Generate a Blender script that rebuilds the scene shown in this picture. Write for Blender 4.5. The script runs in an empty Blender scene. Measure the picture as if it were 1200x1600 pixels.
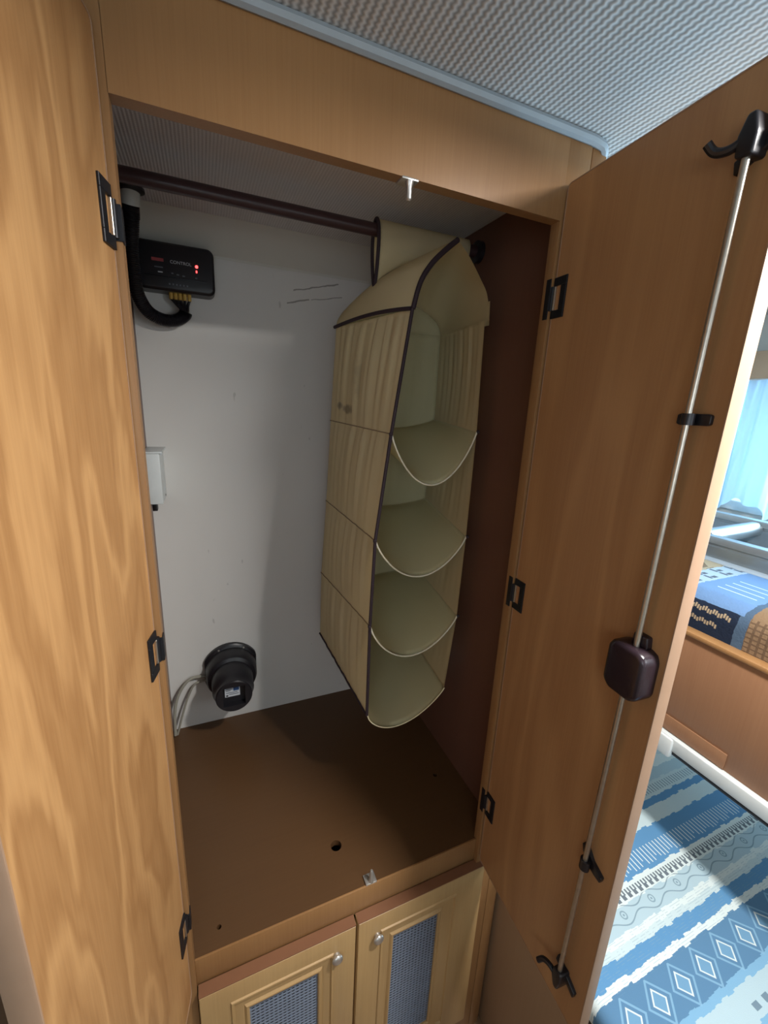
import bpy, bmesh, math, random
from mathutils import Vector, Matrix
random.seed(4)
PI = math.pi
scn = bpy.context.scene
COL = scn.collection

# ------------------------------------------------------------------ camera
cam_d = bpy.data.cameras.new('camera')
cam = bpy.data.objects.new('camera', cam_d); COL.objects.link(cam)
right = Vector((0.91977151, -0.38997085, 0.04408058))
down = Vector((-0.05755125, -0.24513193, -0.96778003))
fwd = Vector((0.38821156, 0.88759961, -0.24790868))
M = Matrix((right, -down, -fwd)).transposed().to_4x4()
M.translation = Vector((0.064176, -0.544177, 0.0))
cam.matrix_world = M
cam_d.sensor_fit = 'VERTICAL'; cam_d.sensor_height = 36.0
cam_d.lens = 649.75 / 1600 * 36.0
cam_d.clip_start = 0.01
scn.camera = cam

# ------------------------------------------------------------------ world, daylight, fill and ceiling lamp
w = bpy.data.worlds.new('world'); scn.world = w; w.use_nodes = True
w.node_tree.nodes['Background'].inputs[0].default_value = (0.62, 0.80, 1.0, 1)
w.node_tree.nodes['Background'].inputs[1].default_value = 1.0

def area(name, loc, direction, sx, sy, power, color):
    d = bpy.data.lights.new(name, 'AREA'); d.shape = 'RECTANGLE'; d.size = sx; d.size_y = sy
    d.energy = power; d.color = color
    o = bpy.data.objects.new(name, d); COL.objects.link(o); o.location = loc
    o.rotation_euler = Vector(direction).to_track_quat('-Z', 'Z').to_euler()
    return o
area('daylight_front_window', (1.14, -1.43, 0.08), (-0.25, 1, -0.2), 0.34, 0.42, 3, (1.0, 0.98, 0.96))
area('fill_rear', (-0.45, -1.43, -0.05), (0.1, 1, 0), 0.85, 0.55, 3.4, (1.0, 0.98, 0.96))  # added soft fill from behind the camera, no window known there
area('daylight_bunk_window', (1.975, -0.12, -0.06), (-1, 0, 0), 0.66, 0.44, 36, (0.50, 0.78, 1.0))
area('daylight_lower_bunk_window', (1.955, -0.1, -0.83), (-1, 0, -0.1), 0.8, 0.20, 11, (0.50, 0.78, 1.0))
area('ceiling_lamp', (0.68, -0.54, 0.380), (0, 0, -1), 0.10, 0.10, 20, (1.0, 0.97, 0.93))  # small ceiling lamp, out of view, inferred from the shadows

scn.view_settings.view_transform = 'Standard'
scn.view_settings.look = 'None'
scn.view_settings.gamma = 1.0
scn.view_settings.use_curve_mapping = False
scn.view_settings.exposure = 0.12

# ------------------------------------------------------------------ node helpers
def lin(c):
    return tuple(((v/255)/12.92 if v/255 <= 0.04045 else ((v/255+0.055)/1.055)**2.4) for v in c) + (1,)

class X:
    """a scalar socket with arithmetic"""
    def __init__(s, nt, k): s.nt = nt; s.k = k
    def op(s, o, *a):
        n = s.nt.nodes.new('ShaderNodeMath'); n.operation = o
        for i, v in enumerate((s,) + a):
            if isinstance(v, X): s.nt.links.new(v.k, n.inputs[i])
            else: n.inputs[i].default_value = v
        return X(s.nt, n.outputs[0])
    def __add__(s, o): return s.op('ADD', o)
    def __sub__(s, o): return s.op('SUBTRACT', o)
    def __mul__(s, o): return s.op('MULTIPLY', o)
    def __radd__(s, o): return s.op('ADD', o)
    def __rmul__(s, o): return s.op('MULTIPLY', o)
    def __lt__(s, o): return s.op('LESS_THAN', o)
    def __gt__(s, o): return s.op('GREATER_THAN', o)
    def abs(s): return s.op('ABSOLUTE')
    def sin(s): return s.op('SINE')
    def fr(s): return s.op('FRACT')
    def max(s, o): return s.op('MAXIMUM', o)
    def min(s, o): return s.op('MINIMUM', o)
    def pw(s, o): return s.op('POWER', o)
    def floor(s): return s.op('FLOOR')
    def sstep(s, a, b):
        n = s.nt.nodes.new('ShaderNodeMapRange'); n.interpolation_type = 'SMOOTHSTEP'
        s.nt.links.new(s.k, n.inputs[0]); n.inputs[1].default_value = a; n.inputs[2].default_value = b
        return X(s.nt, n.outputs[0])

class Mat:
    def __init__(s, name, rough=0.5, metal=0.0, spec=0.5):
        s.m = bpy.data.materials.new(name); s.m.use_nodes = True; s.nt = s.m.node_tree
        s.b = s.nt.nodes['Principled BSDF']
        s.b.inputs['Roughness'].default_value = rough; s.b.inputs['Metallic'].default_value = metal
        s.b.inputs['Specular IOR Level'].default_value = spec
        s.tc = s.nt.nodes.new('ShaderNodeTexCoord')
        s.info = s.nt.nodes.new('ShaderNodeObjectInfo')
    def coords(s, off=(0, 0, 0)):
        n = s.nt.nodes.new('ShaderNodeSeparateXYZ'); s.nt.links.new(s.tc.outputs['Object'], n.inputs[0])
        return [X(s.nt, n.outputs[i]) + off[i] for i in range(3)]
    def vec(s, sc=(1, 1, 1), rnd=True, off=(0, 0, 0)):
        n = s.nt.nodes.new('ShaderNodeMapping'); s.nt.links.new(s.tc.outputs['Object'], n.inputs[0])
        n.inputs['Scale'].default_value = sc; n.inputs['Location'].default_value = off
        if not rnd: return n.outputs[0]
        a = s.nt.nodes.new('ShaderNodeVectorMath'); a.operation = 'ADD'
        c = s.nt.nodes.new('ShaderNodeCombineXYZ')
        r = X(s.nt, s.info.outputs['Random']) * 17.0
        for i in range(3): s.nt.links.new(r.k, c.inputs[i])
        s.nt.links.new(n.outputs[0], a.inputs[0]); s.nt.links.new(c.outputs[0], a.inputs[1])
        return a.outputs[0]
    def noise(s, v, scale=5, detail=2, rough=0.5, dist=0.0):
        n = s.nt.nodes.new('ShaderNodeTexNoise'); s.nt.links.new(v, n.inputs['Vector'])
        n.inputs['Scale'].default_value = scale; n.inputs['Detail'].default_value = detail
        n.inputs['Roughness'].default_value = rough; n.inputs['Distortion'].default_value = dist
        return X(s.nt, n.outputs['Fac'])
    def mix(s, f, a, b):
        n = s.nt.nodes.new('ShaderNodeMix'); n.data_type = 'RGBA'
        if isinstance(f, X): s.nt.links.new(f.k, n.inputs[0])
        else: n.inputs[0].default_value = f
        for i, v in ((6, a), (7, b)):
            if isinstance(v, tuple): n.inputs[i].default_value = v
            else: s.nt.links.new(v, n.inputs[i])
        return n.outputs[2]
    def ramp(s, f, stops, interp='LINEAR'):
        n = s.nt.nodes.new('ShaderNodeValToRGB'); s.nt.links.new(f.k, n.inputs[0])
        e = n.color_ramp; e.interpolation = interp
        while len(e.elements) < len(stops): e.elements.new(0.5)
        for el, (p, c) in zip(e.elements, stops): el.position = p; el.color = c
        return n.outputs[0]
    def color(s, c):
        if isinstance(c, tuple): s.b.inputs['Base Color'].default_value = c
        else: s.nt.links.new(c, s.b.inputs['Base Color'])
        return s
    def bump(s, h, strength=0.3, dist=0.002):
        n = s.nt.nodes.new('ShaderNodeBump'); n.inputs['Strength'].default_value = strength
        n.inputs['Distance'].default_value = dist
        s.nt.links.new(h.k, n.inputs['Height']); s.nt.links.new(n.outputs[0], s.b.inputs['Normal'])
        return s

def wood(name, dark, light, fig=1.0, figscale=1.0, rough=0.38, zs=0.16, horizontal=False, sharp=1.6):
    m = Mat(name, rough, spec=0.4)
    q = 3.2*figscale
    sc = (q, q, q*zs) if not horizontal else (q*zs, q, q)
    n = m.noise(m.vec(sc), 1.0, 5.0 if fig > 0.9 else 3.0, 0.5, 0.35)
    band = (n*(2*PI*11)).sin()*0.5 + 0.5
    band2 = (n*(2*PI*27) + 1.3).sin()*0.5 + 0.5
    fs = (330, 330, 6) if not horizontal else (6, 330, 330)
    fine = m.noise(m.vec(fs), 1.0, 2.0, 0.6)
    broad = m.noise(m.vec((4, 4, 1.2)), 1.0, 2.0)
    t = band.pw(sharp)*(0.42*fig) + band2*(0.16*fig) + fine*0.45 + broad*0.4 - 0.2*fig - 0.05
    t = t.max(0.0).min(1.0)
    m.color(m.mix(t, lin(dark), lin(light)))
    m.bump(fine, 0.06, 0.001)
    return m.m

def plain(name, c, rough=0.5, metal=0.0, spec=0.5, var=0.08, nscale=40):
    m = Mat(name, rough, metal, spec)
    n = m.noise(m.vec((1, 1, 1)), nscale, 3)
    c = lin(c)
    m.color(m.mix(n, tuple(v*(1-var) for v in c[:3]) + (1,), tuple(min(1, v*(1+var)) for v in c[:3]) + (1,)))
    return m.m

def emit(name, c, strength):
    m = Mat(name, 0.4); m.color(lin(c))
    m.b.inputs['Emission Color'].default_value = lin(c); m.b.inputs['Emission Strength'].default_value = strength
    return m.m

W_DOOR = wood('beech_veneer_figured', (152, 108, 66), (204, 158, 106), fig=0.92, zs=0.24, figscale=1.2, sharp=2.4)
W_DOOR2 = wood('beech_veneer_plain', (154, 110, 72), (186, 142, 96), fig=0.75, figscale=0.9)
W_FRAME = wood('beech_straight_grain', (132, 94, 58), (168, 128, 84), fig=0.12)
W_INT = wood('brown_board', (98, 66, 54), (116, 80, 64), fig=0.1)
W_FLOOR = wood('brown_floor_board', (82, 57, 35), (98, 70, 44), fig=0.1, horizontal=True)
W_EDGE = plain('pale_edge_strip', (160, 130, 106), 0.55)
W_LOW = wood('pale_beech', (164, 132, 88), (194, 160, 112), fig=0.15)
W_BOARD = wood('bunk_board_veneer', (134, 96, 70), (158, 118, 88), fig=0.25, horizontal=False)
W_BASE = wood('bed_base_board', (150, 120, 92), (168, 138, 110), fig=0.1)
BLACK = plain('black_plastic', (26, 25, 30), 0.35)
BLACK_M = plain('black_metal', (30, 31, 36), 0.42, 0.3)
BROWN_P = plain('dark_brown_plastic', (40, 30, 36), 0.25)
STEEL = plain('brushed_steel', (196, 188, 176), 0.3, 0.9, var=0.2, nscale=120)
NICKEL = plain('satin_nickel', (200, 196, 190), 0.32, 0.8)
ROD_M = plain('dark_brown_rod', (64, 44, 46), 0.35)
WHITE_P = plain('white_plastic', (206, 212, 212), 0.4)
GREY_TRIM = plain('grey_rubber_trim', (150, 160, 166), 0.5)
BIND = plain('dark_brown_binding', (46, 32, 40), 0.75)
HEM = plain('cream_piping', (228, 220, 196), 0.8)
GREY_CABLE = plain('grey_cable', (150, 146, 134), 0.5)
YELLOW = plain('yellow_ferrule', (196, 158, 72), 0.45)
RED_L = plain('red_label', (150, 62, 66), 0.5)
WHITE_L = plain('white_print', (190, 194, 200), 0.5)
GREY_L = plain('grey_print', (96, 100, 108), 0.5)
BLUE_L = plain('blue_print', (40, 74, 120), 0.5)
LED = emit('red_led', (255, 60, 60), 6.0)
ALU = plain('aluminium', (150, 158, 162), 0.35, 0.7)
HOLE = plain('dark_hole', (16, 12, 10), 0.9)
FLOOR_M = wood('vinyl_floor', (110, 84, 62), (134, 104, 78), fig=0.2, horizontal=True)
WALL_P = plain('cream_wall_panel', (206, 204, 196), 0.6, var=0.03, nscale=14)

def fabric(name='beige_nonwoven', stain=False):
    m = Mat(name, 0.9, spec=0.1)
    n = m.noise(m.vec((1, 1, 0.35)), 9, 3); f = m.noise(m.vec(), 420, 1)
    c = m.mix(n, lin((240, 226, 184)), lin((250, 238, 200)))
    if stain:   # old dirt marks on the outer side
        x, y, z = m.coords((0.372, 0.325, -0.243))
        q = m.noise(m.vec((1, 1, 1), False), 55, 3)
        def spot(yc, zc, a, b): return (((y-yc)*(1/a)).pw(2.0) + ((z-zc)*(1/b)).pw(2.0) + (q-0.5)*2.2).sstep(1.2, 0.0)
        sp = spot(0.345, -0.012, 0.028, 0.012).max(spot(0.385, -0.006, 0.02, 0.009)).max(spot(0.30, 0.05, 0.012, 0.05)*0.35)
        c = m.mix(sp*0.55, c, lin((112, 96, 78)))
    m.color(c); m.bump(f, 0.15, 0.0006)
    return m.m
FAB = fabric(); FAB_STAIN = fabric('beige_nonwoven_soiled', True)
def fabric_in():
    m = Mat('sage_nonwoven', 0.9, spec=0.1)
    n = m.noise(m.vec(), 7, 3); f = m.noise(m.vec(), 420, 1)
    m.color(m.mix(n, lin((222, 216, 176)), lin((234, 228, 190)))); m.bump(f, 0.15, 0.0006)
    return m.m
FAB_IN = fabric_in()
SEAM = plain('seam_thread', (150, 130, 98), 0.9)

def ribbed(name, a, b, pitch, zig=0.0, wgt=0.0):
    m = Mat(name, 0.85, spec=0.15)
    x, y, z = m.coords()
    k = x*(2*PI/pitch)
    if zig: k = k + (y*(2*PI/(pitch*0.9))).sin()*zig
    r = k.sin()*0.5 + 0.5
    cell = (y*(2*PI/(pitch*0.9))).sin()*0.5 + 0.5
    t = r*(1-wgt) + cell*wgt
    m.color(m.mix(t, lin(a), lin(b))); m.bump(t, 0.35, 0.0015)
    return m.m
CEIL_M = ribbed('ribbed_ceiling_fabric', (150, 150, 148), (206, 206, 204), 0.0085, 0.55)
CEIL_IN = ribbed('quilted_liner', (212, 212, 214), (228, 228, 230), 0.0052, 0.2)

def wallboard():
    m = Mat('white_wall_board', 0.6, spec=0.25)
    x, y, z = m.coords((0.35, 0.586, -0.582))
    big = m.noise(m.vec((1, 1, 0.5), False), 5, 3); speck = m.noise(m.vec((1, 1, 0.4), False), 60, 2)
    c = m.mix(big, lin((208, 206, 202)), lin((222, 220, 216)))
    sp = speck.sstep(0.74, 0.80)
    # a few scuffs that the board carries
    n2 = m.noise(m.vec((30, 30, 30), False), 1.0, 2)*0.01
    def streak(x0, x1, z0, sl, wd):
        d = (z - (x*sl) - (z0 - sl*x0) + n2 - 0.005).abs() < wd
        return d*(x > x0)*(x < x1)
    st = streak(0.286, 0.40, 0.262, 0.25, 0.0016).max(streak(0.27, 0.325, 0.232, 0.25, 0.0018)).max(streak(0.33, 0.41, 0.246, 0.2, 0.001))
    m.color(m.mix((st*0.6).max(sp*0.25), c, lin((84, 78, 72))))
    return m.m
WALL_B = wallboard()

# ------------------------------------------------------------------ mesh helpers
ORG = {}     # world origin of each (unrotated) object; rotated frames are entered as zero vectors
def link(name, me, mat, parent, loc, label=None):
    o = bpy.data.objects.new(name, me); COL.objects.link(o)
    if mat: me.materials.append(mat)
    po = ORG.get(parent, Vector((0, 0, 0))) if parent else Vector((0, 0, 0))
    o.parent = parent; o.location = loc - po
    ORG[o] = loc.copy()
    if label: o['label'] = label
    return o
def finish(name, bm, mat, parent=None, smooth=False, label=None, recenter=True):
    bmesh.ops.recalc_face_normals(bm, faces=bm.faces[:])
    c = Vector((0, 0, 0))
    if recenter:
        lo = Vector([min(v.co[i] for v in bm.verts) for i in range(3)]); hi = Vector([max(v.co[i] for v in bm.verts) for i in range(3)])
        c = (lo+hi)/2
        for v in bm.verts: v.co -= c
    me = bpy.data.meshes.new(name); bm.to_mesh(me); bm.free()
    if smooth:
        for p in me.polygons: p.use_smooth = True
        if smooth == 'auto' and hasattr(me, 'set_sharp_from_angle'): me.set_sharp_from_angle(angle=math.radians(35))
    return link(name, me, mat, parent, c, label)
def addbox(bm, lo, hi, bev=0.0, seg=2):
    vs = [bm.verts.new((x, y, z)) for x in (lo[0], hi[0]) for y in (lo[1], hi[1]) for z in (lo[2], hi[2])]
    fs = [bm.faces.new([vs[i] for i in q]) for q in ((0, 1, 3, 2), (4, 6, 7, 5), (0, 4, 5, 1), (2, 3, 7, 6), (0, 2, 6, 4), (1, 5, 7, 3))]
    if bev:
        es = list({e for f in fs for e in f.edges})
        bmesh.ops.bevel(bm, geom=es, offset=bev, segments=seg, affect='EDGES', profile=0.5)
def box(name, lo, hi, mat, parent=None, bev=0.0015, seg=2, label=None, smooth='auto'):
    bm = bmesh.new(); addbox(bm, lo, hi, bev, seg)
    return finish(name, bm, mat, parent, smooth, label)
def addtube(bm, pts, r, n=10, cap=True, rfun=None):
    pts = [Vector(p) for p in pts]; rings = []
    t0 = (pts[1]-pts[0]).normalized()
    a = t0.orthogonal().normalized()
    for i, p in enumerate(pts):
        t = (pts[min(i+1, len(pts)-1)] - pts[max(i-1, 0)]).normalized()
        a = (a - t*a.dot(t)).normalized(); b = t.cross(a)
        rr = rfun(i) if rfun else r
        rings.append([bm.verts.new(p + (a*math.cos(2*PI*k/n) + b*math.sin(2*PI*k/n))*rr) for k in range(n)])
    for A, B in zip(rings, rings[1:]):
        for k in range(n): bm.faces.new((A[k], A[(k+1) % n], B[(k+1) % n], B[k]))
    if cap:
        bm.faces.new(rings[0][::-1]); bm.faces.new(rings[-1])
def spline(P, n=8):
    P = [Vector(p) for p in P]; out = []
    for i in range(len(P)-1):
        p0 = P[max(i-1, 0)]; p1 = P[i]; p2 = P[i+1]; p3 = P[min(i+2, len(P)-1)]
        for k in range(n):
            t = k/n
            out.append(0.5*((2*p1) + (p2-p0)*t + (2*p0-5*p1+4*p2-p3)*t*t + (3*p1-p0-3*p2+p3)*t**3))
    out.append(P[-1]); return out
def tube(name, pts, r, mat, parent=None, n=10, label=None, rfun=None):
    bm = bmesh.new(); addtube(bm, pts, r, n, True, rfun)
    return finish(name, bm, mat, parent, 'auto', label)
def addlathe(bm, prof, axis_o, axis, n=36, cap=True):
    """prof: (distance along axis, radius)"""
    ax = Vector(axis).normalized(); a = ax.orthogonal().normalized(); b = ax.cross(a); o = Vector(axis_o)
    rings = [[bm.verts.new(o + ax*d + (a*math.cos(2*PI*k/n) + b*math.sin(2*PI*k/n))*r) for k in range(n)] for d, r in prof]
    for A, B in zip(rings, rings[1:]):
        for k in range(n): bm.faces.new((A[k], A[(k+1) % n], B[(k+1) % n], B[k]))
    if cap: bm.faces.new(rings[0][::-1]); bm.faces.new(rings[-1])
def lathe(name, prof, o, ax, mat, parent=None, n=36, label=None):
    bm = bmesh.new(); addlathe(bm, prof, o, ax, n); return finish(name, bm, mat, parent, 'auto', label)
def grid(name, fn, nu, nv, mat, parent=None, thick=0.0, smooth=True, label=None):
    bm = bmesh.new()
    V = [[bm.verts.new(fn(i/nu, j/nv)) for j in range(nv+1)] for i in range(nu+1)]
    for i in range(nu):
        for j in range(nv): bm.faces.new((V[i][j], V[i+1][j], V[i+1][j+1], V[i][j+1]))
    if thick: bmesh.ops.solidify(bm, geom=bm.faces[:], thickness=thick)
    return finish(name, bm, mat, parent, smooth, label)
def rrect(x0, x1, z0, z1, r, n=5):
    out = []
    for cx, cz, a0 in ((x1-r, z1-r, 0), (x0+r, z1-r, 90), (x0+r, z0+r, 180), (x1-r, z0+r, 270)):
        for k in range(n+1):
            a = math.radians(a0 + 90*k/n); out.append((cx + r*math.cos(a), cz + r*math.sin(a)))
    return out
def loft(name, loops, mat, parent=None, capA=True, capB=True, smooth='auto', label=None, closed=False):
    """loops: lists of 3-D points of equal length"""
    bm = bmesh.new(); R = [[bm.verts.new(p) for p in L] for L in loops]; n = len(loops[0])
    pairs = list(zip(R, R[1:])) + ([(R[-1], R[0])] if closed else [])
    for A, B in pairs:
        for k in range(n): bm.faces.new((A[k], A[(k+1) % n], B[(k+1) % n], B[k]))
    if capA and not closed: bm.faces.new(R[0][::-1])
    if capB and not closed: bm.faces.new(R[-1])
    return finish(name, bm, mat, parent, smooth, label)
def thing(name, label, cat, loc, group=None):
    o = bpy.data.objects.new(name, None); COL.objects.link(o); o.location = loc; o.empty_display_size = 0.05
    o['label'] = label; o['category'] = cat
    if group: o['group'] = group
    ORG[o] = Vector(loc); return o
def tag(o, label, cat, group=None):
    o['label'] = label; o['category'] = cat
    if group: o['group'] = group
    return o
def struct(o, label=None):
    o['kind'] = 'structure'
    if label: o['label'] = label
    return o

CZ, FZ = 0.386, -1.55           # room ceiling and floor height
YB = 0.576                      # outer wall behind the wardrobe
# ------------------------------------------------------------------ the setting
struct(box('floor', (-1.35, -1.5, FZ-0.03), (2.05, YB+0.02, FZ), FLOOR_M, bev=0))
struct(box('ceiling', (-1.35, -1.5, CZ), (2.05, YB+0.02, CZ+0.03), CEIL_M, bev=0), 'ribbed grey fabric ceiling above the wardrobe')
struct(box('wall_back', (-1.35, YB, FZ), (2.05, YB+0.02, CZ), WALL_B, bev=0), 'white wall board at the back of the wardrobe')
struct(box('wall_left', (-1.37, -1.5, FZ), (-1.35, YB, CZ), WALL_P, bev=0))
struct(box('wall_front', (-1.35, -1.52, FZ), (2.05, -1.5, CZ), WALL_P, bev=0))
struct(box('wall_right', (2.0, -1.5, FZ), (2.02, YB, CZ), WALL_P, bev=0))
def window(n, lo, hi, axis):
    """frame and pane standing in front of the wall"""
    bm = bmesh.new(); t = 0.035
    def fr(a0, a1, z0, z1):
        if axis == 'x': addbox(bm, (lo[0], a0, z0), (hi[0], a1, z1), 0.003)
        else: addbox(bm, (a0, lo[1], z0), (a1, hi[1], z1), 0.003)
    i = 1 if axis == 'x' else 0
    fr(lo[i], hi[i], lo[2], lo[2]+t); fr(lo[i], hi[i], hi[2]-t, hi[2])
    fr(lo[i], lo[i]+t, lo[2]+t, hi[2]-t); fr(hi[i]-t, hi[i], lo[2]+t, hi[2]-t)
    f = struct(finish('window_%d' % n, bm, WHITE_P, None, 'auto'))
    return f
PANE = emit('daylit_window_pane', (205, 232, 255), 0.8)
f1 = window(1, (1.978, -0.45, -0.34), (1.998, 0.50, 0.19), 'x')
box('pane', (1.994, -0.42, -0.31), (1.998, 0.47, 0.16), PANE, f1, bev=0)
fill_win = window(4, (-0.95, -1.498, -0.36), (0.05, -1.478, 0.26), 'y')  # unseen window, added only to carry the rear fill light
box('pane', (-0.92, -1.498, -0.33), (0.02, -1.494, 0.23), PANE, fill_win, bev=0)
f5 = window(5, (1.978, -0.55, -0.95), (1.998, 0.35, -0.71), 'x')
box('pane', (1.994, -0.52, -0.92), (1.998, 0.32, -0.74), PANE, f5, bev=0)
f2 = window(2, (0.92, -1.498, -0.20), (1.36, -1.478, 0.34), 'y')
box('pane', (0.95, -1.498, -0.17), (1.33, -1.494, 0.31), PANE, f2, bev=0)
hb = bmesh.new()
for lo, hi in (((0.59, -0.63, CZ-0.012), (0.77, -0.60, CZ)), ((0.59, -0.48, CZ-0.012), (0.77, -0.45, CZ)), ((0.59, -0.60, CZ-0.012), (0.62, -0.48, CZ)), ((0.74, -0.60, CZ-0.012), (0.77, -0.48, CZ))): addbox(hb, lo, hi, 0.002)
struct(finish('window_3', hb, WHITE_P, None, 'auto'), 'frame of the unseen ceiling lamp')  # surround of the small out-of-view ceiling lamp
# grey rubber moulding where the header meets the ceiling, with a rounded corner at its end
pts = [(-1.0, -0.004, CZ-0.006), (0.0, -0.004, CZ-0.006), (0.3, -0.004, CZ-0.006), (0.6, -0.004, CZ-0.006)]
for k in range(1, 7):
    a = math.radians(15*k); pts.append((0.612 + 0.026*math.sin(a), 0.022 - 0.026*math.cos(a), CZ-0.006-0.002*k))
pts += [(0.638, 0.15, CZ-0.018), (0.638, YB-0.005, CZ-0.018)]
struct(tube('trim_1', pts, 0.007, GREY_TRIM, n=8), 'grey rubber moulding along the ceiling')
# coved panel between wardrobe ceiling and back wall, and the quilted ceiling liner
struct(loft('trim_2', [[(x, 0.50, 0.368), (x, YB-0.002, 0.309), (x, YB-0.002, 0.303), (x, YB-0.001, 0.37), (x, 0.50, 0.374)] for x in (-0.06, 0.62)], WALL_P), 'pale sloping cove panel at the top of the wardrobe')

# ------------------------------------------------------------------ wardrobe carcass
WR = thing('wardrobe', 'tall built-in beech wardrobe standing open with both doors swung out', 'wardrobe', (0.28, 0.29, FZ))
box('side_panel', (-0.078, 0.02, FZ), (-0.06, YB, CZ), W_INT, WR)
box('side_panel', (0.62, 0.02, FZ), (0.635, YB, CZ), W_INT, WR)
box('ceiling_liner', (-0.06, 0.02, 0.365), (0.62, 0.56, 0.372), CEIL_IN, WR, label='grey quilted ceiling liner')
box('header_board', (-0.0004, 0.0, 0.273), (0.5624, 0.018, CZ), W_FRAME, WR, bev=0)
box('stile', (-0.078, 0.0, FZ), (0.0, 0.018, CZ), W_FRAME, WR, bev=0)
box('stile', (0.562, 0.0, FZ), (0.6055, 0.018, CZ), W_FRAME, WR, bev=0.0008)
box('corner_post', (0.6065, 0.0, FZ), (0.635, 0.018, CZ), W_FRAME, WR, bev=0.002)
box('sill_rail', (0.0, 0.010, -0.972), (0.562, 0.0135, -0.910), W_FRAME, WR, bev=0.0005)
box('plinth', (0.0, 0.02, FZ), (0.562, 0.035, -1.478), W_INT, WR)
# floor board with its drilled holes
fb = box('floor_board', (-0.06, 0.0135, -0.925), (0.62, YB, -0.911), W_FLOOR, WR, bev=0)
bm = bmesh.new()
for x, y, r in ((0.273, 0.107, 0.0115), (0.56, 0.186, 0.0055), (0.039, 0.046, 0.004)):
    addlathe(bm, [(-0.02, r), (0.02, r)], (x, y, -0.918), (0, 0, 1), 20)
cut = finish('cutter', bm, None, None)
md = fb.modifiers.new('holes', 'BOOLEAN'); md.object = cut; md.operation = 'DIFFERENCE'; md.solver = 'EXACT'
bpy.context.view_layer.update()
me2 = bpy.data.meshes.new_from_object(fb.evaluated_get(bpy.context.evaluated_depsgraph_get()))
fb.modifiers.clear(); fb.data = me2
bpy.data.objects.remove(cut)
box('void_shade_sheet', (-0.06, 0.05, -0.96), (0.62, YB, -0.95), HOLE, WR, bev=0, label='black sheet imitating shade under the floor board')  # added black sheet, so the drilled holes look shaded
# hanging rod with end sockets
RA, RB = Vector((-0.06, 0.288, 0.319)), Vector((0.62, 0.288, 0.320))
rod = tube('clothes_rod', [RA, RB], 0.0112, ROD_M, WR, 16, 'dark brown clothes rod')
for p, d in ((RA, 1), (RB, -1)):
    lathe('rod_socket', [(0, 0.021), (0.010*d, 0.021), (0.012*d, 0.017)], p, (1, 0, 0), BLACK, WR, 20)
# door catches: small striker plate with a pin, on header and sill
def catch(z, s, y=0.004, L=1.0):
    p = box('striker_plate', (0.305, y-0.006, min(z, z+0.003*s)), (0.328, y+0.014, max(z, z+0.003*s)), NICKEL, WR, 0.001)
    lathe('striker_pin', [(0.003*s, 0.0055), (0.006*s, 0.005), (0.009*s, 0.0038), (0.022*s*L, 0.0036), (0.024*s*L, 0.002)], (0.317, y-0.001, z), (0, 0, 1), NICKEL, p, 14)
catch(0.273, -1, 0.003); catch(-0.910, 1, 0.016, 1.25)

# ------------------------------------------------------------------ big doors
def door(name, hinge, ang, wd, z0, z1, th, mat, label, rad=0.006):
    """local x along the width from the hinge, local y = thickness (th signed)"""
    e = 0.0022
    P = rrect(e, wd-e, z0+e, z1-e, rad)
    bm = bmesh.new()
    rings = []
    for y, ins in ((0, 0.0), (th, 0.0)):
        rings.append([bm.verts.new((x, y, z)) for x, z in P])
    n = len(P)
    for k in range(n): bm.faces.new((rings[0][k], rings[0][(k+1) % n], rings[1][(k+1) % n], rings[1][k]))
    bm.faces.new(rings[0]); bm.faces.new(rings[1])
    d = finish(name, bm, mat, None, False, label, recenter=False)
    d.parent = WR; d.location = Vector(hinge) - ORG[WR]; d.rotation_euler = (0, 0, math.radians(ang))
    ORG[d] = Vector((0, 0, 0))
    O = rrect(0, wd, z0, z1, rad+e); s = 1 if th > 0 else -1; g = 0.0006*s
    b = 0.0016*s
    L = [[(x, -g+b, z) for x, z in O]]
    inn = rrect(e, wd-e, z0+e, z1-e, rad)
    mid = rrect(e*0.35, wd-e*0.35, z0+e*0.35, z1-e*0.35, rad+e*0.6)
    loops = [[(x, -g, z) for x, z in inn], [(x, -g, z) for x, z in mid], [(x, b, z) for x, z in O],
             [(x, th-b, z) for x, z in O], [(x, th+g, z) for x, z in mid], [(x, th+g, z) for x, z in inn]]
    loft('edge_strip', loops, W_EDGE, d, True and False, False, 'auto', 'pale edge strip', closed=True)
    return d
def hinge(d, zc, side, gap):
    """flush hinge: leaf with a window on the door face, knuckle, and leaf on the jamb. side: -1 face at -y, +1 at +y"""
    t = 0.0016*side
    def slab(bm, x0, x1, za, zb, y0=0.0, y1=None):
        y1 = t*1.6 if y1 is None else y1
        addbox(bm, (min(x0, x1), min(y0, y1), za), (max(x0, x1), max(y0, y1), zb), 0.0004, 1)
    bm = bmesh.new(); h = 0.0285
    slab(bm, 0.001, 0.027, zc+0.017, zc+h); slab(bm, 0.001, 0.027, zc-h, zc-0.017)
    slab(bm, 0.016, 0.027, zc-0.017, zc+0.017)
    hg = finish('hinge', bm, BLACK_M, d, False, 'black flush hinge with a window in its leaf')
    ORG[hg] = ORG[hg]
    bm = bmesh.new()
    addtube(bm, [(-0.001, t*1.0, zc-0.017), (-0.001, t*1.0, zc+0.017)], 0.0032, 12)
    k = finish('knuckle', bm, BLACK_M, d, 'auto')
    bm = bmesh.new(); slab(bm, 0.003, 0.006, zc-0.0165, zc+0.0165, 0.0, t*1.9)
    finish('knuckle_pin', bm, STEEL, d, False)
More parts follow.
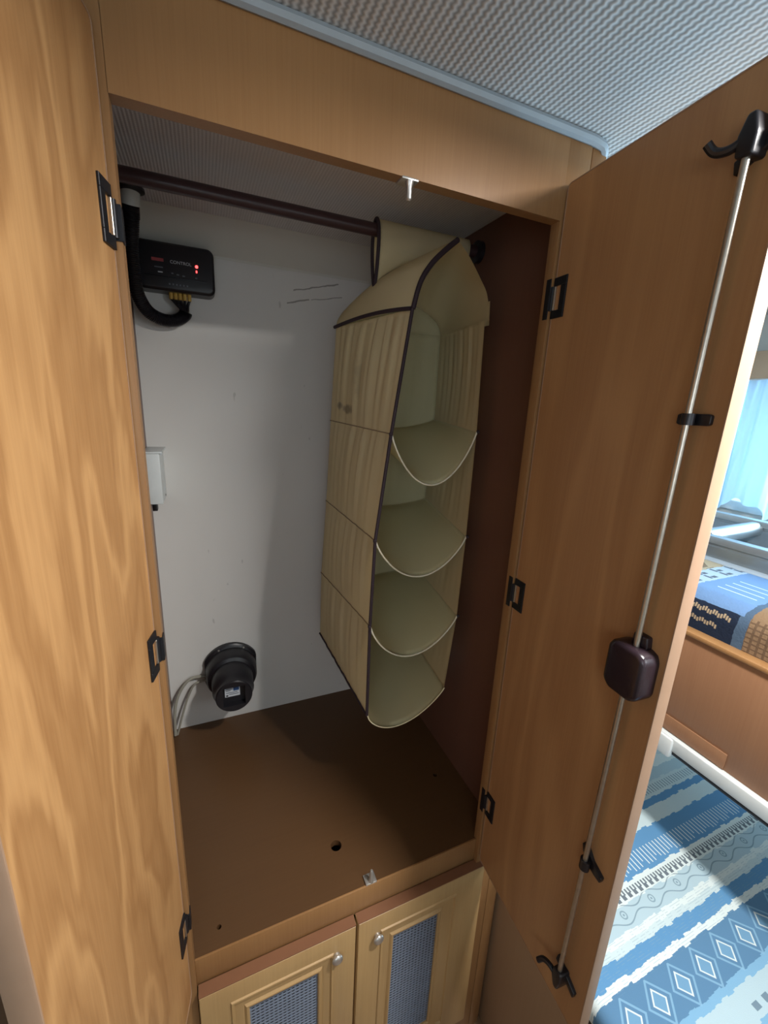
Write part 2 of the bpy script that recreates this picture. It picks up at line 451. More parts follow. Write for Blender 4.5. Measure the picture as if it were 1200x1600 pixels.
def jamb_leaf(zc, xr, s):
    bm = bmesh.new()
    addbox(bm, (min(xr, xr+0.0014*s), 0.0005, zc-(0.0165 if s > 0 else 0.0285)), (max(xr, xr+0.0014*s), 0.0125 if s > 0 else 0.010, zc+(0.0165 if s > 0 else 0.0285)), 0.0003, 1)
    addbox(bm, (min(xr+0.0014*s, xr-0.0085*s), -0.0014, zc-0.0165), (max(xr+0.0014*s, xr-0.0085*s), 0.0005, zc+0.0165), 0.0003, 1)
    finish('hinge_leaf', bm, BLACK_M, WR, False, 'black hinge leaf on the jamb')

DL = door('door', (-0.007, -0.004, 0), -102, 0.28, -0.957, 0.325, -0.019, W_DOOR, 'left door, brightly lit with bold beech figure')
for z in (0.167, -0.314, -0.800): hinge(DL, z, 1, 0.0); jamb_leaf(z-0.002, 0.0, 1)
DR = door('door', (0.5665, -0.002, 0), -93.9, 0.285, -0.952, 0.320, 0.018, W_DOOR2, 'right door carrying the espagnolette bolt')
for z in (0.168, -0.318, -0.796): hinge(DR, z, -1, 0.0); jamb_leaf(z, 0.562, -1)

# espagnolette on the right door (local frame: x width, -y towards the room)
SX = 0.249
def dtube(name, pts, r, mat, n=12, parent=DR): return tube(name, pts, r, mat, parent, n)
dtube('bolt_rod', [(0.255, -0.0125, 0.243), (SX+0.003, -0.0125, -0.285)], 0.0036, STEEL)
dtube('bolt_rod', [(SX, -0.0125, -0.33), (0.243, -0.0125, -0.868)], 0.0036, STEEL)
def prism(name, pts, y0, y1, mat, parent, bev=0.0):
    bm = bmesh.new()
    A = [bm.verts.new((x, y0, z)) for x, z in pts]; B = [bm.verts.new((x, y1, z)) for x, z in pts]
    n = len(pts); F = []
    for k in range(n): F.append(bm.faces.new((A[k], A[(k+1) % n], B[(k+1) % n], B[k])))
    F.append(bm.faces.new(A)); fb_ = bm.faces.new(B); F.append(fb_)
    if bev: bmesh.ops.bevel(bm, geom=[e for e in fb_.edges] + [e for e in bm.edges if abs(e.verts[0].co.y-e.verts[1].co.y) > 1e-5], offset=bev, segments=4, affect='EDGES', profile=0.5)
    return finish(name, bm, mat, parent, 'auto')
# lock case with its collar
lc = prism('lock_case', [(0.224, -0.279), (0.224, -0.330), (0.234, -0.340), (0.266, -0.340), (0.276, -0.330), (0.276, -0.279), (0.268, -0.271), (0.232, -0.271)], 0.0, -0.027, BROWN_P, DR, 0.007)
prism('lock_collar', [(0.241, -0.272), (0.263, -0.272), (0.261, -0.257), (0.243, -0.257)], 0.0, -0.009, BROWN_P, DR, 0.002)
# flat guide bridge
g = prism('rod_guide', [(0.236, 0.0045), (0.236, -0.0045), (0.239, -0.006), (0.269, -0.006), (0.272, -0.0045), (0.272, 0.0045), (0.269, 0.006), (0.239, 0.006)], 0.0, -0.0045, BLACK, DR, 0.001)
bm = bmesh.new(); addtube(bm, [(0.2535, -0.0115, -0.006), (0.2535, -0.0115, 0.006)], 0.0065, 14); finish('guide_loop', bm, BLACK, DR, 'auto')
# lower guide with two lugs
bm = bmesh.new(); addtube(bm, [(0.246, -0.0115, -0.640), (0.246, -0.0115, -0.624)], 0.0072, 14); finish('guide_loop', bm, BLACK, DR, 'auto')
prism('rod_guide', [(0.231, -0.613), (0.239, -0.609), (0.252, -0.624), (0.270, -0.632), (0.268, -0.642), (0.258, -0.641), (0.243, -0.636), (0.234, -0.624)], 0.0, -0.006, BLACK, DR, 0.0015)
# hooks at both rod ends
def hook(zc, s, cx):
    ht = thing_part = prism('bolt_hook_body', [(cx-0.008, zc-0.012*s), (cx-0.009, zc+0.006*s), (cx-0.003, zc+0.022*s), (cx+0.005, zc+0.022*s), (cx+0.009, zc+0.004*s), (cx+0.008, zc-0.014*s)], 0.0, -0.019, BLACK, DR, 0.003)
    tube('bolt_hook', spline([(cx-0.002, -0.014, zc+0.004*s), (cx-0.014, -0.017, zc-0.001*s), (cx-0.025, -0.021, zc+0.001*s), (cx-0.030, -0.027, zc+0.009*s)], 6), 0.0042, BLACK, DR, 10)
    prism('mount_lug', [(cx-0.014, zc-0.02*s), (cx-0.016, zc-0.008*s), (cx+0.024, zc+0.012*s), (cx+0.026, zc+0.001*s)], 0.0, -0.006, BLACK, DR, 0.0015)
hook(0.247, 1, 0.255); hook(-0.872, -1, 0.243)

# ------------------------------------------------------------------ lower cabinet doors
def lower_door(x0, x1, ml, mr, kx, label):
    z0, z1 = -1.472, -0.967; yf, yb = -0.012, 0.0085
    gl, gr, gt = ml-0.030, mr-0.030 if mr < 0.09 else mr-0.042, 0.042
    ms = (x0+ml, x1-mr, z0+0.08, z1-0.076)
    def R(x_0, x_1, z_0, z_1, y): return [(x_0, y, z_0), (x_1, y, z_0), (x_1, y, z_1), (x_0, y, z_1)]
    def inset(a, y): return R(x0+a, x1-a, z0+a, z1-a, y)
    def gro(a, y): return R(x0+gl+a, x1-gr-a, z0+0.05+a, z1-gt-a, y)
    def mesh(a, y): return R(ms[0]-a, ms[1]+a, ms[2]-a, ms[3]+a, y)
    d = loft('cabinet_door', [inset(0, yb), inset(0, yf+0.004), inset(0.0015, yf+0.0012), inset(0.0045, yf),
              gro(-0.0005, yf), gro(0.001, yf-0.0025), gro(0.004, yf-0.003), gro(0.006, yf+0.0005),
              mesh(0.012, yf+0.001), mesh(0.009, yf+0.0025), mesh(0.005, yf-0.001), mesh(0.002, yf-0.0012), mesh(0.0, yf+0.001), mesh(0.0, yb)],
              W_LOW, WR, False, False, 'auto', label, closed=True)
    box('top_edge', (x0+0.0005, yf+0.0015, z1-0.001), (x1-0.0005, yb, z1+0.0008), W_RED, d, 0.0)
    # woven vent mesh: vertical and horizontal strips in front of a dark backing
    bm = bmesh.new(); p = 0.0080
    nx = int((ms[1]-ms[0])/p); nz = int((ms[3]-ms[2])/p)
    for i in range(nx+1):
        x = ms[0] + i*p; addbox(bm, (x, yf+0.0045, ms[2]), (min(x+p*0.38, ms[1]), yf+0.0057, ms[3]))
    for j in range(nz+1):
        z = ms[2] + j*p; addbox(bm, (ms[0], yf+0.0040, z), (ms[1], yf+0.0052, min(z+p*0.38, ms[3])))
    v = finish('vent_mesh', bm, MESH_M, d, False, 'silver woven vent mesh'); v['kind'] = 'stuff'
    box('mesh_backing', (ms[0], yf+0.009, ms[2]), (ms[1], yf+0.011, ms[3]), HOLE, d, bev=0)
    lathe('knob', [(0, 0.0065), (0.004, 0.0060), (0.0055, 0.0100), (0.0075, 0.0108), (0.0095, 0.0104), (0.0115, 0.0085), (0.0127, 0.0055), (0.0131, 0.0025)], (kx, yf, -1.018), (0, -1, 0), NICKEL, d, 24, 'satin nickel knob')
    return d
W_RED = plain('reddish_edge_band', (124, 84, 58), 0.5)
MESH_M = plain('silver_mesh', (128, 140, 158), 0.45, 0.2)
lower_door(0.002, 0.2795, 0.079, 0.075, 0.240, 'left lower door with vent mesh')
lower_door(0.2835, 0.578, 0.078, 0.112, 0.324, 'right lower door with vent mesh')

# ------------------------------------------------------------------ hanging organiser
OG = thing('hanging_organizer', 'beige fabric hanging organizer with four sagging shelves and dark brown binding', 'organizer', (0.46, 0.29, -0.70))
LV = [0.162, -0.047, -0.256, -0.438, -0.640]
cFL = [(0.409, 0.16, 0.164), (0.380, 0.16, -0.050), (0.357, 0.16, -0.253), (0.353, 0.16, -0.435), (0.354, 0.16, -0.648)]
cFR = [(0.560, 0.16, 0.162), (0.566, 0.16, -0.043), (0.565, 0.16, -0.262), (0.561, 0.16, -0.447), (0.545, 0.16, -0.629)]
cBR = [(0.604, 0.40, 0.169), (0.600, 0.39, -0.028), (0.594, 0.40, -0.232), (0.588, 0.42, -0.430), (0.570, 0.42, -0.625)]
cBL = [(0.345, 0.405, 0.161), (0.345, 0.44, -0.040), (0.345, 0.472, -0.243), (0.337, 0.485, -0.446), (0.336, 0.49, -0.632)]
def lev(C, v):
    """v 0..4 along the levels"""
    i = min(int(v), 3); f = v-i
    return Vector(C[i]).lerp(Vector(C[i+1]), f)
def wr(a, b):  # soft vertical pleats of the cloth
    return math.sin(a*37.0+math.sin(b*1.7)*0.7)*0.5 + math.sin(a*61.7+b*0.8+2.0)*0.4 + math.sin(a*17.3-b*1.3)*0.4
def side(A, B, sgn, seed):
    def f(u, v):
        V = v*4; p = lev(A, V).lerp(lev(B, V), u)
        fr = V - math.floor(V) if V < 4 else 1.0
        edge = math.sin(PI*min(1, max(0, u)))
        amp = (0.0055 if V < 1.2 else 0.0034)*edge**0.5*(0.25+0.75*math.sin(PI*fr**0.6)**0.8)
        amp *= 1.0 if sgn < 0 else 0.55
        p.x += sgn*(0.006*edge*math.sin(PI*fr)**0.8) + sgn*amp*wr(u*1.6+seed, V+seed)
        return p
    return f
grid('side_panel', side(cFL, cBL, -1, 0.3), 44, 96, FAB_STAIN, OG, 0.0012, label='pleated left side of the organizer')
grid('side_panel', side(cFR, cBR, 1, 1.7), 36, 96, FAB, OG, 0.0012)
def backf(u, v):
    V = v*4; p = lev(cBL, V).lerp(lev(cBR, V), u); p.y -= 0.004*wr(u+0.5, V)*math.sin(PI*u) ; return p
grid('back_panel', backf, 24, 60, FAB_IN, OG, 0.0012)
SAG = [None, (0.101, 0.0), (0.082, -0.05), (0.083, -0.12), (0.058, -0.2)]
def shelff(i):
    s, sk = SAG[i]
    def f(u, v):
        p = (Vector(cFL[i]).lerp(Vector(cFR[i]), u)).lerp(Vector(cBL[i]).lerp(Vector(cBR[i]), u), v)
        uu = u**(1+sk*0.9) if sk else u
        k = 1-(2*uu-1)**2
        p.z -= s*k**0.85*(1-0.80*min(1, v*1.15)**0.8)
        return p
    return f
for i in (1, 2, 3, 4):
    sf = shelff(i)
    sh = grid('shelf' if i < 4 else 'bottom_panel', sf, 40, 24, FAB_IN, OG, 0.0012)
    tube('shelf_piping', [sf(k/40, 0.0)+Vector((0, -0.001, 0)) for k in range(41)], 0.0017 if i < 4 else 0.0012, HEM if i < 4 else FAB, sh, 8)
# tented top: three cross sections lofted front to back
def arch(t, P):   # P: polyline of 9 points, t 0..1
    k = t*(len(P)-1); i = min(int(k), len(P)-2); return Vector(P[i]).lerp(Vector(P[i+1]), k-i)
S_F = spline([(0.409, 0.16, 0.164), (0.420, 0.16, 0.206), (0.438, 0.16, 0.236), (0.460, 0.16, 0.259), (0.488, 0.16, 0.283)], 5) + spline([(0.488, 0.16, 0.283), (0.513, 0.16, 0.263), (0.542, 0.16, 0.230), (0.560, 0.16, 0.205), (0.570, 0.16, 0.164)], 5)[1:]
S_M = spline([(0.372, 0.26, 0.162), (0.378, 0.26, 0.195), (0.392, 0.27, 0.232), (0.435, 0.28, 0.262), (0.490, 0.285, 0.284)], 5) + spline([(0.490, 0.285, 0.284), (0.535, 0.285, 0.268), (0.566, 0.28, 0.240), (0.582, 0.28, 0.205), (0.588, 0.28, 0.166)], 5)[1:]
S_B = spline([(0.345, 0.405, 0.161), (0.350, 0.405, 0.180), (0.372, 0.405, 0.205), (0.420, 0.40, 0.225), (0.480, 0.40, 0.232)], 5) + spline([(0.480, 0.40, 0.232), (0.535, 0.40, 0.225), (0.580, 0.40, 0.205), (0.600, 0.40, 0.185), (0.604, 0.40, 0.169)], 5)[1:]
def roof(u, v):
    a = arch(u, S_F); b = arch(u, S_M); c = arch(u, S_B)
    return a*((1-v)*(1-2*v)) + b*(4*v*(1-v)) + c*(v*(2*v-1))
grid('top_panel', roof, 40, 20, FAB, OG, 0.0012)
def gable(u, v):
    p = Vector(arch(u, S_B)); q = Vector(cBL[0]).lerp(Vector(cBR[0]), u); return q.lerp(p, v)
grid('back_gable', gable, 20, 4, FAB_IN, OG, 0.0012)
# flap of the right shoulder hanging over the side panel
def flap(u, v):
    a = Vector((0.570, 0.158, 0.166)).lerp(Vector((0.603, 0.345, 0.168)), u)
    return a + Vector((-0.004+0.003*v, 0, 0.03*(1-v) - 0.012*v*(1-u)))
grid('shoulder_flap', flap, 12, 4, FAB, OG, 0.001)
# sleeve over the clothes rod
def sleeve(u, v):
    a = 2*PI*v; x = 0.386 + 0.20*u
    zb = 0.285
    for p, q in zip(S_M[:20], S_M[1:21]):
        if p[0] <= x <= q[0]: zb = p[2] + (q[2]-p[2])*(x-p[0])/(q[0]-p[0]) + 0.001
    h = (0.338-zb)/2; zc = (0.338+zb)/2
    return Vector((x, 0.287 + 0.0205*math.sin(a)*(0.75+0.25*math.cos(a)), zc + h*math.cos(a)))
slv = grid('rod_sleeve', sleeve, 24, 32, FAB, OG, 0.001)
tube('sleeve_binding', [sleeve(0, k/32)+Vector((-0.001, 0, 0)) for k in range(33)], 0.0034, BIND, slv, 8)
tube('binding', [Vector(p)+Vector((0, -0.001, 0)) for p in S_F[:21]], 0.0046, BIND, OG, 8)
tube('binding', [lev(cFL, k/16)+Vector((-0.001, -0.001, 0)) for k in range(65)], 0.0034, BIND, OG, 8)
fs = side(cFL, cBL, -1, 0.3)
trimp = [roof(0.0, k/24) + Vector((-0.0035, 0, 0.004*math.sin(PI*k/24))) for k in range(25)]
tube('binding', trimp, 0.0036, BIND, OG, 8)
tube('binding', [fs(k/24, 1.0)+Vector((-0.001, 0, -0.001)) for k in range(25)], 0.0026, BIND, OG, 8)
for i in (1, 2, 3):
    tube('shelf_seam', [fs(k/24, i/4)+Vector((-0.0012, 0, 0)) for k in range(25)], 0.0011, SEAM, OG, 6)
    for C in (cFL, cFR):
        p = Vector(C[i]); bm = bmesh.new(); bmesh.ops.create_icosphere(bm, subdivisions=1, radius=0.0042)
        for v_ in bm.verts: v_.co += p + Vector((-0.002 if C is cFL else 0.002, -0.002, 0))
        finish('stitch_knot', bm, BIND, OG, True)

# ------------------------------------------------------------------ charge controller and its conduit
CC = thing('charge_controller', 'black solar charge controller with a red light on the white wall', 'controller', (0.03, YB, 0.26))
P0 = rrect(-0.046, 0.106, 0.216, 0.308, 0.014); P1 = rrect(-0.043, 0.103, 0.219, 0.305, 0.012)
loft('case', [[(x, YB-0.001, z) for x, z in P0], [(x, 0.537, z) for x, z in P0], [(x, 0.533, z) for x, z in P1], [(x, 0.532, z) for x, z in rrect(-0.040, 0.100, 0.222, 0.302, 0.010)]], BLACK, CC)
box('case_ridge', (-0.030, 0.5305, 0.2405), (0.090, 0.533, 0.2435), BLACK_M, CC, 0.0008)
box('red_plate', (-0.014, 0.5312, 0.2695), (0.008, 0.5322, 0.2755), RED_L, CC, 0.0)
lathe('led', [(0, 0.0030), (0.0015, 0.0028), (0.0024, 0.0014)], (0.071, 0.532, 0.2695), (0, -1, 0), LED, CC, 14, 'glowing red light')
box('digit', (0.069, 0.5314, 0.2575), (0.0715, 0.5322, 0.2620), LED, CC, 0.0)
for x, z, w_, m_ in ((-0.010, 0.2585, 0.016, GREY_L), (-0.004, 0.2495, 0.009, WHITE_L), (0.021, 0.2500, 0.004, GREY_L), (0.031, 0.2485, 0.005, GREY_L), (0.042, 0.2475, 0.005, GREY_L), (0.067, 0.2470, 0.004, GREY_L)):
    box('print_mark', (x, 0.5314, z-0.001), (x+w_, 0.5322, z+0.0012), m_, CC, 0.0)
for k in range(6): box('terminal_mark', (0.015+k*0.0068, 0.5314, 0.2275), (0.018+k*0.0068, 0.5322, 0.2305), GREY_L, CC, 0.0)
cu = bpy.data.curves.new('lettering', 'FONT'); cu.body = 'CONTROL'; cu.size = 0.0085; cu.extrude = 0.0002
to = bpy.data.objects.new('lettering_source', cu); COL.objects.link(to); bpy.context.view_layer.update()
tm = bpy.data.meshes.new_from_object(to.evaluated_get(bpy.context.evaluated_depsgraph_get())); bpy.data.objects.remove(to)
tm.transform(Matrix.Rotation(PI/2, 4, 'X'))
lt = link('lettering', tm, WHITE_L, CC, Vector((0.020, 0.5318, 0.2690)), 'white lettering CONTROL')
for k in range(5):
    x = 0.0165 + k*0.0090
    lathe('ferrule', [(0, 0.0042), (0.0135, 0.0040)], (x, 0.552, 0.2165), (0, 0, -1), YELLOW, CC, 12)
    tube('wire', spline([(x, 0.552, 0.205), (x*0.6+0.017, 0.551, 0.193), (0.043+0.002*k-0.004, 0.547, 0.180), (0.040, 0.546, 0.168)], 5), 0.0030, BLACK, CC, 8)
pth = spline([(-0.034, 0.457, 0.368), (-0.036, 0.466, 0.345), (-0.039, 0.484, 0.318), (-0.0455, 0.502, 0.280), (-0.0458, 0.509, 0.24), (-0.0435, 0.517, 0.200), (-0.029, 0.535, 0.171), (-0.002, 0.546, 0.159), (0.024, 0.548, 0.161), (0.040, 0.547, 0.172), (0.043, 0.547, 0.178)], 22)
CN = thing('cable_conduit', 'black corrugated conduit looping down from the wardrobe ceiling to the controller', 'conduit', (-0.034, 0.457, 0.365))
tube('hose', pth, 0.0115, BLACK, CN, 12, rfun=lambda i: (0.0136 if i % 2 else 0.0124)*(1.1 if i < 40 else 1.0))
lathe('ceiling_flange', [(0, 0.024), (0.004, 0.024), (0.007, 0.018)], (-0.034, 0.457, 0.365), (0, 0, -1), BLACK, CN, 24)
d_ = (pth[24]-pth[3]).normalized()
lathe('white_sleeve', [(0, 0.0165), (0.026, 0.0160)], pth[4], d_, WHITE_P, CN, 24, 'white sleeve')

# ------------------------------------------------------------------ junction box
JB = thing('junction_box', 'small white junction box in the rear left corner of the wardrobe', 'junction box', (-0.045, 0.50, -0.26))
box('body', (-0.0595, 0.508, -0.236), (-0.027, YB-0.001, -0.124), WHITE_P, JB, 0.002)
box('lid', (-0.0595, 0.470, -0.234), (-0.0262, 0.5065, -0.122), WHITE_P, JB, 0.003)
box('top_lip', (-0.0595, 0.470, -0.122), (-0.021, YB-0.001, -0.118), WHITE_P, JB, 0.001)
lathe('screw', [(0, 0.0025), (0.001, 0.002)], (-0.027, 0.545, -0.228), (1, 0, 0), BLACK_M, JB, 10)
box('cable_entry', (-0.052, 0.50, -0.256), (-0.042, 0.52, -0.236), BLACK, JB, 0.001)

# ------------------------------------------------------------------ round fan housing
FN = thing('fan_housing', 'black round fan housing with a stepped body low on the white wall', 'fan', (0.098, YB, -0.742))
FX, FZc = 0.098, -0.742
def circ(r, y, flat=None, n=48, dz=0.0):
    L = []
    for k in range(n):
        a = 2*PI*k/n; x = r*math.cos(a); z = r*math.sin(a)
        if flat: x = max(-flat, min(flat, x))
        L.append((FX+x, y, FZc+z+dz))
    return L
loft('flange', [circ(0.077, YB-0.001, 0.069), circ(0.077, 0.566, 0.069), circ(0.072, 0.562, 0.066), circ(0.066, 0.560, 0.066)], BLACK, FN)
loft('body', [circ(0.068, 0.562), circ(0.066, 0.528), circ(0.062, 0.520), circ(0.0535, 0.516), circ(0.052, 0.470), circ(0.048, 0.463), circ(0.0455, 0.449)], BLACK, FN, True, False)
# end cap with a square recess
sq = []
for k in range(48):
    a = 2*PI*k/48; c, s = math.cos(a), math.sin(a); q = 0.027/max(abs(c), abs(s)); sq.append((FX+c*q, 0.4395, FZc+s*q))
sq2 = [(x, 0.456, z) for x, y, z in sq]
loft('end_cap', [circ(0.0462, 0.458), circ(0.0450, 0.4415), circ(0.0425, 0.4385), sq, sq2], BLACK, FN, True, True)
box('label_plate', (FX-0.022, 0.4545, FZc-0.009), (FX+0.015, 0.4558, FZc+0.021), WHITE_L, FN, 0.0, label='white sticker with blue print')
box('label_print', (FX-0.001, 0.4539, FZc+0.007), (FX+0.013, 0.4546, FZc+0.019), BLUE_L, FN, 0.0)
for z_, x0_, x1_ in ((0.014, -0.019, -0.005), (0.009, -0.019, -0.008), (0.003, -0.019, 0.009), (-0.002, -0.012, 0.012)):
    box('label_print', (FX+x0_, 0.4539, FZc+z_-0.0008), (FX+x1_, 0.4546, FZc+z_+0.0008), GREY_L, FN, 0.0)
box('label_print', (FX-0.019, 0.4539, FZc-0.007), (FX-0.014, 0.4546, FZc-0.003), BLACK, FN, 0.0)
for a in (60, 115, 245, 300):
    lathe('screw', [(0, 0.0032), (0.0015, 0.0025)], (FX+0.0715*math.cos(math.radians(a))*0.98, 0.5625, FZc+0.0715*math.sin(math.radians(a))*0.98), (0, -1, 0), NICKEL, FN, 10)
tube('cable', spline([(0.035, 0.568, -0.754), (-0.004, 0.566, -0.750), (-0.027, 0.562, -0.768), (-0.044, 0.556, -0.800), (-0.052, 0.548, -0.84), (-0.054, 0.54, -0.90)], 8), 0.0042, GREY_CABLE, FN, 8)
tube('cable', spline([(0.035, 0.566, -0.764), (0.003, 0.563, -0.768), (-0.015, 0.560, -0.798), (-0.029, 0.556, -0.836), (-0.044, 0.552, -0.888), (-0.050, 0.550, -0.908)], 8), 0.0030, GREY_CABLE, FN, 8)

# ------------------------------------------------------------------ lower bunk and bedspread
LB = thing('lower_bunk', 'lower bunk with a beige base board right of the wardrobe', 'bed', (1.3, -0.1, FZ))
box('base_board', (0.645, -0.78, FZ), (0.660, 0.56, -1.115), W_BASE, LB)
box('base_end', (0.660, -0.78, FZ), (1.97, -0.765, -1.115), W_BASE, LB)
box('slat_deck', (0.660, -0.765, -1.135), (1.97, 0.56, -1.115), W_BASE, LB)
box('mattress', (0.652, -0.77, -1.112), (1.97, 0.56, -1.061), BLACK, LB, 0.015, 3, label='mattress coloured black for the shadow under the bedspread')  # black colour imitates the shadow beneath the overhanging bedspread
def quilt():
    m = Mat('blue_striped_bedspread', 0.9, spec=0.1)
    x, y, z = m.coords((1.30, -0.105, 0.0))
    nz = m.noise(m.vec((1, 1, 1), False), 70, 2)*0.006
    xs = (x*55.0).floor()*(1/55.0)
    jag = ((xs*311.7).sin()*43.7).fr()*0.005
    yy = y + nz + jag - 0.0055
    BL, DB, MB, WH, LT, PL = lin((96, 146, 188)), lin((92, 132, 166)), lin((126, 172, 204)), lin((214, 226, 226)), lin((176, 200, 210)), lin((196, 214, 218))
    st = [(-0.8, BL), (-0.62, WH), (-0.58, BL), (-0.50, LT), (-0.46, DB), (-0.42, WH), (-0.378, MB), (-0.362, LT), (-0.325, MB), (-0.312, DB), (-0.247, WH), (-0.232, BL), (-0.211, PL), (-0.200, WH), (-0.186, LT), (-0.151, WH), (-0.123, BL), (-0.052, PL), (-0.017, BL), (0.001, PL), (0.034, LT), (0.062, WH), (0.095, PL), (0.14, BL), (0.2, WH), (0.24, MB), (0.32, LT)]
    base = m.ramp((yy + 0.8)*(1/1.5), [((p+0.8)/1.5, c) for p, c in st], 'CONSTANT')
    def within(a, b): return (y > a)*(y < b)
    hsh = ((x*(1/0.011)).floor()*0.731).sin().abs()*0.014
    sticks = ((x*(1/0.011)).fr() < 0.24)*within(-0.114, -0.079)*((y + hsh) > -0.104)
    ticks = ((x*(1/0.010)).fr() < 0.3)*within(0.010, 0.030)
    key = (((x*(1/0.017)).fr() < 0.55)*within(-0.146, -0.137)).max(((x*(1/0.0085)).fr() < 0.5)*within(-0.139, -0.129))
    cx = ((x*(1/0.085)).fr() - 0.5)*0.085; cy = y + 0.163
    r = (cx*cx + cy*cy).pw(0.5)
    ring = ((r - 0.0065).abs() < 0.0013).max(r < 0.0022)
    wv = ((cy.abs() - 0.010 - (x*(2*PI/0.085) + 1.57).sin()*(-0.006)).abs() < 0.0012)*within(-0.188, -0.148)
    dx = (((x - 0.002)*(1/0.065)).fr() - 0.5).abs()*0.065; dy = (y + 0.279).abs()
    dd = dx*(1/0.031) + dy*(1/0.034)
    dia = within(-0.311, -0.248)
    dia_o = ((dd - 0.88).abs() < 0.08)*dia
    dia_i = ((dd - 0.50).abs() < 0.06)*dia
    dia_f = (dd < 0.44)*dia
    sqr = ((x*(1/0.03)).fr() < 0.5)*((x*(1/0.18)).fr() < 0.5)*within(-0.352, -0.342)
    fine = ((y*(1/0.0042)).fr() < 0.25)*((nz*166.0) > 0.5)*within(-0.247, -0.185)
    c = m.mix(sticks, base, WH); c = m.mix(ticks.max(sqr)*0.8, c, lin((92, 116, 136)))
    c = m.mix(key*0.85, c, lin((70, 84, 100))); c = m.mix(ring.max(wv)*0.6, c, lin((96, 122, 140)))
    c = m.mix(fine*0.4, c, lin((130, 160, 178)))
    c = m.mix(dia_f*0.55, c, MB); c = m.mix(dia_o*0.75, c, lin((136, 178, 206))); c = m.mix(dia_i*0.9, c, WH)
    m.color(c)
    m.bump(m.noise(m.vec((1, 1, 1), False), 500, 1), 0.25, 0.001)
    return m.m
box('bedspread', (0.636, -0.79, -1.060), (1.964, 0.58-0.03, -1.000), quilt(), None, 0.022, 4)
bs = bpy.data.objects['bedspread']; tag(bs, 'blue and white patterned bedspread with rows of diamonds on the lower bunk', 'bedspread')

# ------------------------------------------------------------------ upper bunk
UB = thing('upper_bunk', 'upper bunk behind the right wardrobe door with a wide wooden side board', 'bunk', (1.45, -0.2, -0.70))
box('side_board', (1.0, -0.95, -0.690), (1.018, 0.555, -0.450), W_BOARD, UB)
box('top_strip', (0.994, -0.95, -0.450), (1.024, 0.555, -0.439), W_FRAME, UB, 0.003)
box('lower_batten', (0.997, -0.19, -0.688), (1.0, 0.555, -0.652), W_BOARD, UB, 0.001)
box('edge_rail', (0.986, -0.95, -0.722), (1.012, 0.10, -0.690), WHITE_P, UB, 0.004, label='pale aluminium rail')
box('rail_end', (0.980, -0.10, -0.740), (1.016, -0.055, -0.692), WHITE_P, UB, 0.006, label='white plastic rail end')
box('rail_gap_shade', (0.990, -0.95, -0.731), (1.010, 0.10, -0.722), BLACK, UB, 0.001)  # black strip standing in for the shaded gap below the rail
box('deck', (1.018, -0.95, -0.690), (1.97, 0.555, -0.672), W_BASE, UB)
def blanket():
    m = Mat('navy_brown_blanket', 0.95, spec=0.05)
    x, y, z = m.coords((1.16, -0.2, -0.5125))
    n = m.noise(m.vec((1, 1, 1), False), 60, 2)*0.01
    yy = y + n
    NV, SL, BR, BE, LBl, PB = lin((34, 42, 58)), lin((72, 90, 110)), lin((124, 102, 80)), lin((150, 138, 116)), lin((98, 128, 166)), lin((146, 164, 180))
    st = [(-0.9, NV), (-0.55, BR), (-0.45, SL), (-0.36, NV), (-0.26, BR), (-0.155, SL), (-0.135, NV), (-0.03, SL), (-0.02, BR), (0.10, NV), (0.2, BR), (0.3, NV)]
    side_c = m.ramp((yy + 0.9)*(1/1.6), [((p+0.9)/1.6, c) for p, c in st], 'CONSTANT')
    st2 = [(-0.9, LBl), (-0.55, BE), (-0.45, PB), (-0.36, LBl), (-0.24, BR), (-0.155, SL), (-0.14, LBl), (-0.030, HEMC), (-0.027, PB), (0.025, BE), (0.12, NV), (0.2, BE), (0.3, PB)]
    top_refl_c = m.ramp((yy + 0.9)*(1/1.6), [((p+0.9)/1.6, c) for p, c in st2], 'CONSTANT')  # printed top; its light blue is reflected light put into the colour
    def within(a, b): return (y > a)*(y < b)
    top = (z + n*0.4) > -0.372
    c = m.mix(top, side_c, top_refl_c)
    zz = z + ((y*(1/0.005)).floor()*1.7).sin()*0.0022
    rows = ((zz + 0.388).abs() < 0.0045)*within(-0.125, -0.045)
    rows = rows.max(((zz + 0.413).abs() < 0.0045)*within(-0.105, -0.05))
    tick = rows*((y*(1/0.005)).fr() < 0.72)
    knit = (((y*(1/0.012)).fr() < 0.35).max((z*(1/0.010)).fr() < 0.3))*within(-0.26, -0.155)*(z < -0.372)
    key = ((((y*(1/0.022)).fr() < 0.45)*((x*(1/0.06)).fr() < 0.28)).max(((y*(1/0.022)).fr() < 0.85)*(((x + 0.012)*(1/0.06)).fr() < 0.16)))*within(-0.024, 0.024)*top
    wavy = (((x + (y*70.0).sin()*0.016)*(1/0.075)).fr() < 0.3)*within(0.03, 0.115)*top
    ln = (((x*(1/0.028)).fr() < 0.09)*within(-0.128, -0.055))*top*(x > 1.08)*(x < 1.20)
    c = m.mix(tick*0.9, c, lin((166, 148, 122))); c = m.mix(knit*0.6, c, lin((74, 58, 48)))
    c = m.mix(key*0.8, c, lin((58, 62, 72))); c = m.mix(wavy*0.7, c, lin((88, 72, 60)))
    c = m.mix(ln, c, lin((196, 210, 222)))
    m.color(c); m.bump(m.noise(m.vec((1, 1, 1), False), 260, 2), 0.5, 0.002)
    return m.m
HEMC = lin((190, 196, 196))
tag(box('patterned_mattress', (1.020, -0.94, -0.670), (1.300, 0.54, -0.355), blanket(), None, 0.045, 6), 'navy and brown patterned mattress lying on the upper bunk', 'mattress')
SHEET = plain('white_sheet', (150, 162, 172), 0.85)
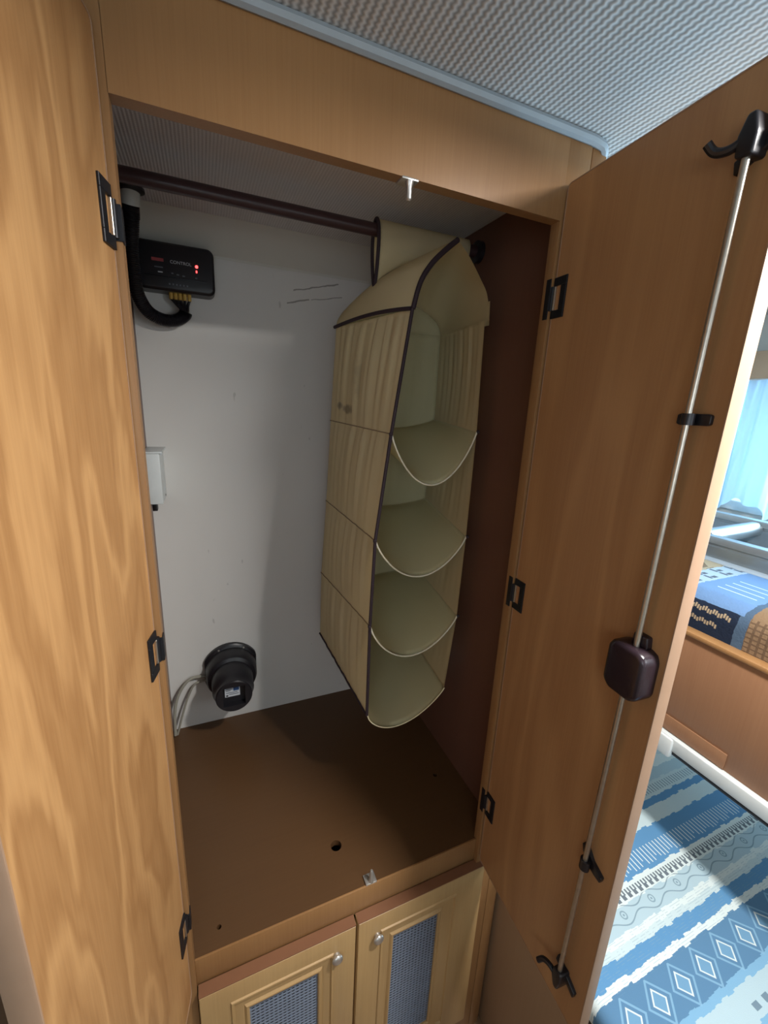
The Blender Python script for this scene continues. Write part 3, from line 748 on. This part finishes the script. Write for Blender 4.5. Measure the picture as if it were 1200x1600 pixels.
box('mattress_pad', (1.305, -0.94, -0.671), (1.95, 0.54, -0.364), SHEET, UB, 0.012, 3, label='white sheeted pad')
# aluminium ladder lying on the bunk behind the mattress
LD = thing('bunk_ladder', 'aluminium bunk ladder lying flat behind the patterned mattress', 'ladder', (1.47, -0.1, -0.363))
def lrail(x0, x1, z0, z1):
    P = [(x0, z0), (x1, z0), (x1, z1)] + [(x0+0.004, z1), (x0, z1-0.006), (x0, z1-0.018), (x0+0.003, z1-0.020), (x0+0.003, z1-0.024), (x0, z1-0.026)]
    loft('rail', [[(x, y_, z) for x, z in P] for y_ in (-0.90, 0.50)], ALU, LD)
lrail(1.330, 1.362, -0.3635, -0.308); lrail(1.605, 1.637, -0.3635, -0.292)
for y_ in (0.36, 0.135, -0.09, -0.315):
    tube('rung', [(1.362, y_, -0.322), (1.605, y_, -0.318)], 0.023, ALU, LD, 16)

# ------------------------------------------------------------------ curtain and pelmet over the bunk window
def curtain_mat():
    m = Mat('thin_pale_curtain', 0.9, spec=0.1); m.color(lin((206, 228, 238)))
    nt = m.nt; tr = nt.nodes.new('ShaderNodeBsdfTranslucent'); tr.inputs[0].default_value = lin((200, 232, 250))
    mx = nt.nodes.new('ShaderNodeMixShader'); mx.inputs[0].default_value = 0.5
    out = nt.nodes['Material Output']
    nt.links.new(m.b.outputs[0], mx.inputs[1]); nt.links.new(tr.outputs[0], mx.inputs[2]); nt.links.new(mx.outputs[0], out.inputs[0])
    return m.m
def curt(u, v):
    y = 0.450 - 0.34*u - 0.03*(1-u)*v + 0.014*v*math.sin(u*7)
    z = 0.148 - 0.455*v - 0.022*math.sin(u*13+0.6)*v - 0.008*math.sin(u*37)*v
    d = 0.020*math.sin(u*15+v*1.1) + 0.012*math.sin(u*34-v*1.7) + 0.005*math.sin(u*71+v*3)
    return Vector((1.915 + d*(0.55+0.45*v) - 0.02*v*v, y, z))
tag(grid('window_curtain', curt, 90, 24, curtain_mat(), None, 0.0), 'thin pale blue curtain glowing in front of the bunk window', 'curtain')
tag(box('curtain_pelmet', (1.885, -0.6, 0.150), (1.97, 0.56, 0.245), W_BASE, None, 0.003), 'wooden pelmet above the glowing curtain', 'pelmet')
